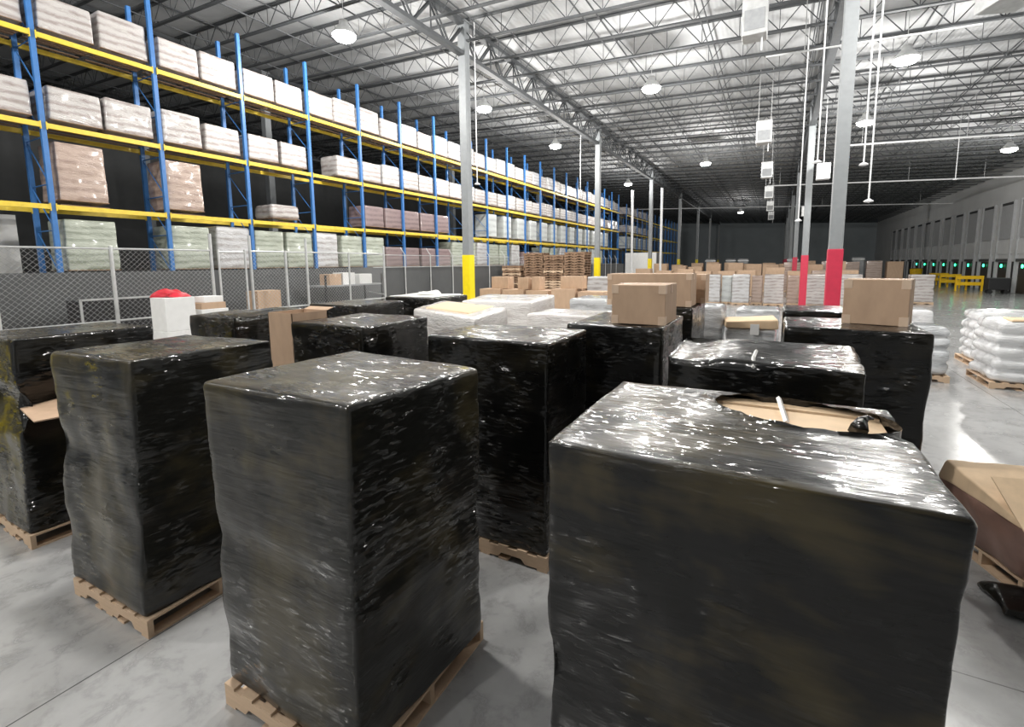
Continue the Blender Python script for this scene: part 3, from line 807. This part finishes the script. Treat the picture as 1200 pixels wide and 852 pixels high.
for sx in (-1, 1):
    for sy in (-1, 1): MB().cbox((sx*.35, sy*.5, .51), (.05, .05, 1.02)).obj('leg', M['dark'], t)
t = thing('wheeled_cart', 'black framed cart with pale rim standing behind the left fence', 'cart', (-13.55, 5.35, 0))
MB().box(-.4, .4, -.85, .75, .25, 1.95).obj('body', M['dark'], t, bevel=.02)
for sy in (-.87, .77): MB().box(.40, .44, sy-.02, sy+.02, .25, 2.0).obj('edge_rail', M['galv'], t)
MB().box(.40, .44, -.87, .77, 1.96, 2.0).obj('edge_rail', M['galv'], t)
for sx in (-.3, .3):
    for sy in (-.7, .6): MB().tube((sx-.03, sy, .125), (sx+.03, sy, .125), .125, 12).obj('wheel', M['rubber'], t)
# white boxes with a red bag, in front of the fence line
def white_box(label, x, y, z, lx, ly, h, rot=0.0):
    t = thing('white_carton', label, 'box', (x, y, z), rot, 'white cartons by the fence')
    MB().box(-lx/2, lx/2, -ly/2, ly/2, 0, h).obj('carton', M['white'], t, bevel=.01)
    MB().box(-lx/2-.003, lx/2+.003, -.03, .03, h-.05, h+.003).obj('packing_tape', M['label'], t)
    return t
pl = thing('wooden_pallet', 'wooden pallet under the white cartons by the fence', 'pallet', (-11.5, 5.75, 0)); pallet_part(pl, 1.0, 1.7)
white_box('lower white carton by the fence, under the one with the red bag', -11.5, 5.5, .142, .62, .62, 1.16)
white_box('white carton with a red plastic bag on top, by the fence', -11.5, 5.5, 1.305, .60, .60, .72)
white_box('lower white carton by the fence nearest the gate post', -11.5, 6.22, .142, .62, .66, 1.15)
white_box('upper white carton by the fence nearest the gate post', -11.5, 6.22, 1.295, .6, .6, .42)
me = wrap_mesh('plastic_bag', rect(-.29, .29, -.27, .27), rect(-.22, .2, -.18, .2), 0, .12, M['redbag'], 8, r=.04, n=22, lumps=.16, top_lump=.13)
tag(link('plastic_bag', me, None, (-11.5, 5.5, 2.026)), 'crumpled red plastic bag on a white carton by the fence', 'bag')
white_box('short white carton on the open tan tray by the fence', -11.48, 6.25, 1.86, .4, .42, .14)
carton('open tan tray on the white carton by the fence', -11.5, 6.22, .52, .54, 1.718, .14, tape=False)
for i, (yy, z, lab) in enumerate(((2.55, 1.0, 'lower tan carton at the left edge behind the fence'), (2.6, 1.75, 'upper tan carton at the left edge behind the fence'))):
    carton(lab, -13.6, yy, .7, .7, z, .7 if i == 0 else .5, tapes=False)
t = thing('platform_table', 'low dark table under the tan cartons at left edge', 'table', (-13.6, 2.6, 0))
MB().box(-.45, .45, -.6, .6, .93, 1.0).obj('table_top', M['dark'], t)
for sx in (-1, 1):
    for sy in (-1, 1): MB().cbox((sx*.4, sy*.55, .465), (.05, .05, .93)).obj('leg', M['dark'], t)

# ------------------------------------------------------------------ stacks of empty pallets
dm, sm = pallet_meshes(1.2, 1.0, M['old_wood'])
dm2, sm2 = pallet_meshes(1.2, 1.0, M['wood'])
def pallet_thing(label, loc, rot, new, group):
    t = thing('wooden_pallet', label, 'pallet', loc, rot, group)
    d, s = (dm2, sm2) if new else (dm, sm)
    link('deck', d, t)
    for yy in (-.48, 0, .48): link('stringer', s, t, (0, yy, 0))
    return t
stacks = [(-13.55, 25.0, 18, 'short left stack'), (-12.20, 25.2, 23, 'second stack'), (-11.75+.85, 25.1, 22, 'third stack'), (-9.65, 25.1, 23, 'right stack')]
rr = random.Random(5)
for x, y, n, nm in stacks:
    for k in range(n):
        fr = n-1-k
        pallet_thing('worn empty wooden pallet, %s from the top of the %s' % (nth(fr), nm), (x+rr.uniform(-.04, .04), y+rr.uniform(-.04, .04), k*.1425), rr.uniform(-.04, .04)+(math.pi if k % 2 else 0), rr.random() < .18, 'empty pallets in the %s' % nm)

# ------------------------------------------------------------------ tan cartons group in the middle distance
pr = random.Random(9)
def plinth(label, x, y, lx=1.2, ly=1.0):
    t = thing('wooden_pallet', label, 'pallet', (x, y, 0)); pallet_part(t, lx, ly, stringers=False)
xs = [-10.9, -9.75, -8.6, -7.45, -6.3]
GH = [.72+pr.uniform(-.05, .06) for _ in xs]
for i, x in enumerate(xs):
    plinth('pallet under the %s tan carton column of the middle group' % nth(i), x, 18.2)
    carton('lower tan carton of the middle group, %s column from left' % nth(i), x, 18.2, 1.05, .95, .142, .72, pr.uniform(-.04, .04), group='tan cartons of the middle group', tapes=False)
    carton('middle tan carton of the middle group, %s column from left' % nth(i), x, 18.2, 1.02, .95, .866, GH[i], pr.uniform(-.05, .05), group='tan cartons of the middle group', tapes=False)
tops = [(-10.55, 18.3, .85, .52, 'leftmost small carton on top of the middle carton group'), (-9.35, 18.2, .5, .5, 'second small carton on top of the middle carton group'), (-8.75, 18.2, .36, .55, 'narrow carton on top of the middle carton group'), (-7.2, 18.3, .95, .5, 'wide carton on top of the middle carton group')]
for x, y, lx, h, lab in tops: carton(lab, x, y, lx, .5, .870+GH[min(range(5), key=lambda q: abs(xs[q]-x))], h, pr.uniform(-.08, .08), tapes=False, group='small cartons on the middle group')
plinth('pallet under the tan carton right of the middle group', -5.55, 19.6)
carton('tan carton standing right of the middle group', -5.55, 19.6, 1.0, .9, .142, 1.55, tapes=False)
for i, (x, y) in enumerate(((-7.3, 22.2), (-5.95, 22.4))):
    load('white_wrapped_load', ('white wrapped load behind the carton group, left of two', 'white wrapped load behind the carton group, right of two')[i], rect(x-.55, x+.55, y-.5, y+.5), rect(x-.55, x+.55, y-.5, y+.5), 2.02, 'cartons_cool', seed=70+i, n=14, r=.05, group='white loads behind the carton group')
# low pale loads in the middle
load('white_wrapped_load', 'short grey white wrapped load with clear film between carton group and black rows', rect(-3.78, -2.55, 9.3, 10.4), rect(-3.78, -2.55, 9.3, 10.4), 1.93, 'clear_film', seed=75, n=22, r=.08, lumps=.04)
load('white_wrapped_load', 'flat white topped load left of the single large carton', rect(-3.62, -2.32, 6.9, 8.0), rect(-3.57, -2.37, 6.95, 7.95), 1.84, 'white_film', seed=76, n=22, r=.05, lumps=.03)

# clear film goods right of the middle
load('clear_wrapped_load', 'tall crumpled clear film load right of the middle cartons', rect(-1.42, -.80, 9.6, 10.4), rect(-1.40, -.82, 9.6, 10.4), 1.82, 'clear_film', seed=80, n=20, r=.08, lumps=.06, group='clear wrapped goods')
t, _ = load('clear_wrapped_load', 'clear wrapped load under a yellowish cardboard slab with a white label', rect(-.74, .06, 9.4, 10.2), rect(-.74, .06, 9.4, 10.2), 1.45, 'clear_film', seed=81, n=20, r=.05, lumps=.04, group='clear wrapped goods')
t = thing('cardboard_slab', 'yellowish cardboard slab lying tilted on a clear wrapped load', 'cardboard', (-.36, 9.65, 1.462), .12)
me = wrap_mesh('slab', rot_rect(0, 0, .86, .62, 0), rot_rect(0, 0, .84, .6, 0), 0, (.12, .17, .19, .14), M['cardboard_pale'], 3, r=.03, n=10, lumps=.01)
link('slab', me, t)
MB().box(-.02, .12, -.345, -.337, -.10, .09).obj('paper_label', M['label'], t)
load('clear_wrapped_load', 'white topped clear wrapped load behind the yellowish slab', rect(-.72, .12, 11.4, 12.4), rect(-.72, .12, 11.4, 12.4), 1.62, 'clear_film', seed=82, n=20, r=.07, lumps=.05, group='clear wrapped goods')

# row of tall white wrapped loads across the middle distance
rows = [(-3.45, .95, 'cartons_cool'), (-1.80, .95, 'cartons_cool'), (-.02, 1.02, 'cartons'), (2.0, 1.1, 'cartons'), (3.75, 1.0, 'cartons')]
for i, (x, lx, mt) in enumerate(rows):
    load('white_wrapped_load', 'tall white wrapped load in the mid distance row, %s from left' % nth(i), rect(x-lx/2, x+lx/2, 32.2, 33.3), rect(x-lx/2, x+lx/2, 32.2, 33.3), 1.86, mt, seed=90+i, n=16, r=.04, lumps=.03, group='white loads of the mid distance row')
for i, (x, mt, lab) in enumerate(((-4.5, 'cardboard', 'tan'), (-2.62, 'grey_load', 'grey'), (-.92, 'tan_load', 'tan'), (.97, 'tan_load', 'tan banded'), (2.9, 'tan_load', 'tan'))):
    load('wrapped_load', '%s wrapped load set between white loads of the mid distance row, %s from left' % (lab, nth(i)), rect(x-.29, x+.29, 32.7, 33.7), rect(x-.29, x+.29, 32.7, 33.7), 1.78, mt if mt != 'cardboard' else 'cardboard', seed=100+i, n=14, r=.03, lumps=.015, group='darker loads of the mid distance row')
# farther tan cartons behind that row
pr = random.Random(21)
k = 0
for yy in (40.0, 47.0, 56.0):
    n = 10 if yy < 50 else 12
    for i in range(n):
        x = -9.5+i*(1.55 if yy < 50 else 1.75)+pr.uniform(-.2, .2)
        hh = (2.05 if yy < 44 else 2.35 if yy < 50 else 2.5)+pr.uniform(-.15, .22)
        row = {40.0: 'nearer', 47.0: 'second', 56.0: 'farthest'}[yy]
        load('tan_carton_load', 'tan carton load of the %s distant row, %s from left' % (row, nth(i)), rect(x-.6, x+.6, yy, yy+1), rect(x-.6, x+.6, yy, yy+1), hh, 'cardboard' if pr.random() < .88 else 'tan_load', seed=120+k, n=6, r=.02, lumps=.012, group='distant tan carton loads'); k += 1
for i, (x, yy) in enumerate(((-6.6, 60), (-4.6, 62), (-3.2, 60), (1.6, 60), (7.6, 62))):
    t = thing('steel_cage', 'small grey crate high above the distant tan loads, %s from left' % nth(i), 'crate', (x, yy, 0), 0, 'distant grey crates')
    MB().box(-.5, .5, -.5, .5, .15, 2.95).obj('body', M['grey'], t, bevel=.02)
    MB().box(-.55, .55, -.55, .55, 2.7, 2.8).obj('rim', M['galv'], t)
    for sx in (-.45, .45):
        for sy in (-.45, .45): MB().cbox((sx, sy, .075), (.08, .08, .15)).obj('foot', M['grey'], t)

# wrapped sacks at the right
def sack_load(label, x, y, lx, ly, h, seed, n_t=5):
    tz = [.14+(h-.14)*k/n_t for k in range(1, n_t)]
    t, _ = load('sack_load', label, rect(x-lx/2, x+lx/2, y-ly/2, y+ly/2), rect(x-lx/2+.03, x+lx/2-.03, y-ly/2+.03, y+ly/2-.03), h, 'sack', 'pallet load', 'film wrapped white sacks', seed, n=34, r=.13, lumps=.05, top_lump=.03,
                tiers=[(z-.14, .075) for z in tz])
    return t
t = sack_load('wrapped white sacks on a wooden pallet at the right edge, nearer stack', 4.62, 13.75, 1.30, 1.35, 1.40, 140)
me = wrap_mesh('cardboard_sheet', rect(-.4, .5, -.6, -.05), rect(-.38, .48, -.58, -.06), 1.385, 1.43, M['cardboard_pale'], 5, r=.015, n=10, lumps=.02)
link('cardboard_sheet', me, t)
sack_load('wrapped white sacks behind the nearer sack stack at the right edge', 5.0, 16.15, 1.30, 1.25, 1.36, 141)
t, _ = load('clear_wrapped_load', 'clear wrapped stack on a pallet just right of the tilted carton load', rect(2.35, 3.38, 13.25, 14.2), rect(2.38, 3.36, 13.3, 14.2), 1.20, 'clear_film', seed=83, n=28, r=.14, lumps=.05, group='clear wrapped goods', tiers=[(.3, .06), (.58, .05), (.85, .05)])
load('clear_wrapped_load', 'pale grey wrapped goods behind the clear stack right of the tilted carton', rect(2.95, 4.1, 17.6, 18.6), rect(2.95, 4.05, 17.6, 18.6), 1.20, 'sack', seed=84, n=20, r=.12, lumps=.03, group='clear wrapped goods')
load('white_wrapped_load', 'white wrapped load with pink bands alone on the floor right of the tilted carton', rect(7.1, 8.2, 36.2, 37.2), rect(7.1, 8.2, 36.2, 37.2), 1.75, 'cartons', seed=85, n=18, r=.04, lumps=.05, tiers=[(.4, .04), (.8, .04), (1.2, .04)])

# opened carton in film at the right edge of the view
t = thing('opened_carton', 'opened carton with raised tan flap in clear film at right edge of the floor', 'cardboard box', (1.90, 5.28, 0), math.radians(18))
me = wrap_mesh('wrapped_body', rect(-.20, .75, -.30, .55), rect(-.30, .8, -.42, .6), .14, .62, M['rust'], 6, r=.05, n=20, lumps=.06)
link('wrapped_body', me, t)
m = MB(); m.add([(-.36, -.48, .64), (.75, -.56, .60), (.80, .02, .82), (-.25, .02, .85), (-.36, -.48, .63), (.75, -.56, .59), (.80, .02, .81), (-.25, .02, .84)],
                [(0, 1, 2, 3), (7, 6, 5, 4), (0, 4, 5, 1), (1, 5, 6, 2), (2, 6, 7, 3), (3, 7, 4, 0)])
m.obj('flap', M['cardboard_pale'], t)
me = wrap_mesh('inner_carton', rect(-.3, .78, -.36, .56), rect(-.28, .76, -.40, .5), .60, (.63, .60, .78, .80), M['cardboard_pale'], 7, r=.02, n=12, lumps=.02)
link('inner_carton', me, t)
pallet_part(t, .95, .85, (.28, .12, 0))
me = wrap_mesh('loose_film', rect(-.35, .35, -.22, .22), rect(-.3, .3, -.16, .16), 0, .07, M['film_a'], 9, r=.03, n=18, lumps=.10, top_lump=.06)
tag(link('loose_film', me, None, (1.92, 4.75, .02)), 'crumpled black film scrap on the floor near the right edge', 'film')
t = thing('red_tub', 'red tub with a white rim at the right edge of the floor', 'tub', (2.72, 6.95, 0))
m = MB(); m.smooth = True; m.lathe((0, 0, 0), [(.16, 0), (.20, .02), (.23, .55), (.235, .62), (.2, .62)], 20); m.obj('body', M['redbag'], t)
m = MB(); m.smooth = True; m.lathe((0, 0, 0), [(.20, .60), (.245, .60), (.25, .66), (.22, .69), (.1, .70)], 20); m.obj('lid', M['white_plastic'], t)

# ------------------------------------------------------------------ office box and far things
t = thing('office_box', 'white boxy office cabin with grey side beyond the pallet stacks', 'cabin', (-12.75, 53, 0))
MB().box(-1.7, 1.62, -1.0, 2.4, 0, 3.72).obj('shell', M['white'], t, bevel=.02)
MB().box(1.62, 1.66, -1.0, 2.4, 0, 3.70).obj('side_panel', M['grey'], t)
MB().box(.55, 1.3, -1.03, -.99, .05, 1.75).obj('door_opening', M['dark'], t)
MB().box(1.66, 1.69, -.6, 2.0, .3, 1.9).obj('window', M['dark'], t)
for i, x in enumerate((-11.9, -9.25)):
    t = thing('white_post', ('tall white pipe post left of the two above the office cabin', 'tall white pipe post right of the two above the office cabin')[i], 'post', (x, 45.0+(i*.0), 0))
    MB().tube((0, 0, 0), (0, 0, 9.3), .11, 10).obj('pipe', M['pipe'], t)
    MB().box(-.2, .2, -.2, .2, 0, .02).obj('base_plate', M['galv'], t)
for i, (x, y, lx) in enumerate(((14.15, 53.0, 1.75), (14.3, 58.6, 1.5), (14.6, 63.5, 1.5))):
    t = thing('yellow_barrier', ('widest yellow steel barrier by the dock wall, nearest of three', 'yellow steel barrier behind the widest one by the dock wall', 'farthest of the three yellow steel barriers by the dock wall')[i], 'barrier', (x, y, 0), 0, 'yellow barriers by the docks')
    for sx in (-1, 1): MB().cbox((sx*(lx/2-.06), 0, .62), (.12, .14, 1.24)).obj('leg', M['barrier'], t)
    for z in (1.12, .60): MB().cbox((0, -.085, z), (lx, .06, .28)).obj('rail', M['barrier'], t)
    MB().cbox((0, .6, .62), (.12, .12, 1.2)).obj('back_leg', M['barrier'], t)
t = thing('waste_bin', 'olive yellow bin left of the yellow barriers by the docks', 'bin', (14.5, 72, 0))
m = MB(); m.lathe((0, 0, 0), [(.5, 0), (.6, 1.5), (.62, 1.55), (.5, 1.6)], 14); m.obj('body', M['barrier'], t)
MB().box(-.63, .63, -.08, .08, 1.5, 1.64).obj('handle', M['dark'], t)
t = thing('floor_cart', 'dark loaded cart on wheels right of the yellow barriers', 'cart', (14.75, 49.2, 0))
MB().box(-.6, .6, -.4, .4, .3, 1.15).obj('body', M['dark'], t, bevel=.03)
MB().box(-.65, .65, -.45, .45, 1.15, 1.2).obj('top', M['screen'], t)
for sx in (-.45, .45):
    for sy in (-.3, .3): MB().tube((sx, sy-.04, .15), (sx, sy+.04, .15), .15, 10).obj('wheel', M['rubber'], t)
for i in range(11):
    yy = 30.6+i*3.83-1.9 if i < 20 else 0
    yy = 49.7-3.83*2+i*3.83
    t = thing('dock_signal_light', 'green dock signal light on the right wall, %s from the near end' % nth(i), 'signal light', (XR, yy, 2.05), 0, 'green dock signal lights')
    MB().box(-.12, 0, -.16, .16, -.2, .22).obj('case', M['dark'], t)
    m = MB(); m.tube((-.12, 0, 0), (-.17, 0, 0), .13, 12); m.obj('lens', M['green_light'], t)

# ------------------------------------------------------------------ pipes, drops and hanging units
def drop(label, x, y, z0, zt=None):
    t = thing('conduit_drop', label, 'pipe', (x, y, z0), 0, 'white drop pipes from the roof')
    MB().tube((0, 0, .05), (0, 0, (zt or zdeck(x)-.05)-z0), .019, 8).obj('pipe', M['pipe'], t)
    if zt: MB().tube((0, 0, zt-z0), (0, 0, zdeck(x)-z0-.02), .008, 5).obj('hanger', M['galv'], t)
    m = MB(); m.smooth = True; m.lathe((0, 0, 0), [(.03, .0), (.11, .02), (.10, .05), (.03, .09)], 12); m.obj('end_cup', M['pipe'], t)
drop('white drop pipe just left of the red banded column', .85, 15.4, 5.22)
drop('white drop pipe right of the red banded column, first of two crossing the lamp', 1.86, 15.4, 5.05)
drop('white drop pipe right of the red banded column, lower of two', 2.02, 15.4, 4.12)
drop('short white drop pipe hanging from the horizontal pipes at right', 8.2, 34.3, 6.84, zdeck(8.2)-1.7)
drop('white drop pipe behind the red banded column with low end', .62, 19.5, 4.0)
drop('white drop pipe near the first yellow banded column', -10.05, 15.6, 5.65)
drop('white drop pipe just left of the second yellow banded column', -11.1, 29.3, 7.2)
def hpipe(label, y, x0, x1, dz, r=.05):
    t = thing('sprinkler_pipe', label, 'pipe', (0, y, 0), 0, 'white horizontal pipes under the roof')
    MB().tube((x0, 0, zdeck(x0)-dz), (x1, 0, zdeck(x1)-dz), r, 8).obj('pipe', M['pipe'], t)
    k = 0; x = x0+1
    while x < x1:
        MB().tube((x, 0, zdeck(x)-dz), (x, 0, zdeck(x)-.05), .012, 5).obj('hanger', M['galv'], t); x += 4.5
hpipe('white sprinkler pipe crossing high at right, nearest of three', 34.3, 3.0, XR-.05, 1.7, .055)
hpipe('white sprinkler pipe crossing at right, second of three', 49.6, -1.0, XR-.05, 1.75, .06)
hpipe('white sprinkler pipe crossing at right, farthest and dimmest', 68.0, -28, XR-.05, 1.8, .06)
hpipe('thin white conduit from the hanging grey unit past the red banded column', 17.0, -.55, 4.3, 2.35, .026)
# hanging air units along the red column line
for i, (x, y, zc, sx, sz) in enumerate(((-.80, 15.4, 9.30, .62, 1.15), (-.72, 24.8, 8.35, .62, .95), (-.72, 34.0, 8.2, .62, .95), (-.72, 44.0, 8.1, .62, .95), (-.72, 54.0, 8.0, .62, .95), (-.72, 64.0, 7.9, .62, .95))):
    t = thing('hanging_unit', 'grey box unit hanging under the roof left of the red column line, %s from near' % nth(i), 'air unit', (x, y, zc), 0, 'hanging box units')
    MB().box(-sx/2, sx/2, -.3, .3, -sz/2, sz/2).obj('case', M['galv'], t, bevel=.02)
    MB().box(-sx*.4, sx*.4, -.315, -.3, -sz*.4, sz*.05).obj('grille', M['grey'], t)
    for s in (-.25, .25): MB().tube((s, 0, sz/2), (s, 0, zdeck(x)-zc-.05), .012, 5).obj('hanger', M['galv'], t)
    MB().tube((sx*.3, 0, -sz/2), (sx*.3, 0, -sz/2-.35), .02, 6).obj('conduit', M['pipe'], t)
for i, (x, y, zc) in enumerate(((1.95, 30.2, 7.25), (1.95, 45.6, 6.6))):
    t = thing('hanging_unit', ('white box unit hanging right of the red banded column', 'farther white box unit hanging right of the red column line')[i], 'air unit', (x, y, zc), 0, 'hanging box units')
    MB().box(-.3, .3, -.25, .25, -.4, .4).obj('case', M['pipe'], t, bevel=.02)
    MB().box(-.22, .22, -.262, -.25, -.3, .1).obj('grille', M['galv'], t)
    MB().tube((0, 0, .4), (0, 0, zdeck(x)-zc-.05), .02, 6).obj('hanger', M['pipe'], t)
t = thing('hanging_unit', 'grey roof heater hanging at the top right near the brightest lamp', 'air unit', (4.6, 16.4, 9.2), math.radians(20), 'hanging box units')
MB().box(-.45, .45, -.45, .45, -.55, .55).obj('case', M['galv'], t, bevel=.03)
MB().box(-.36, .36, -.47, -.45, -.4, .3).obj('grille', M['grey'], t)
for s in (-.3, .3): MB().tube((s, 0, .55), (s, 0, zdeck(4.6)-9.25), .014, 5).obj('hanger', M['galv'], t)
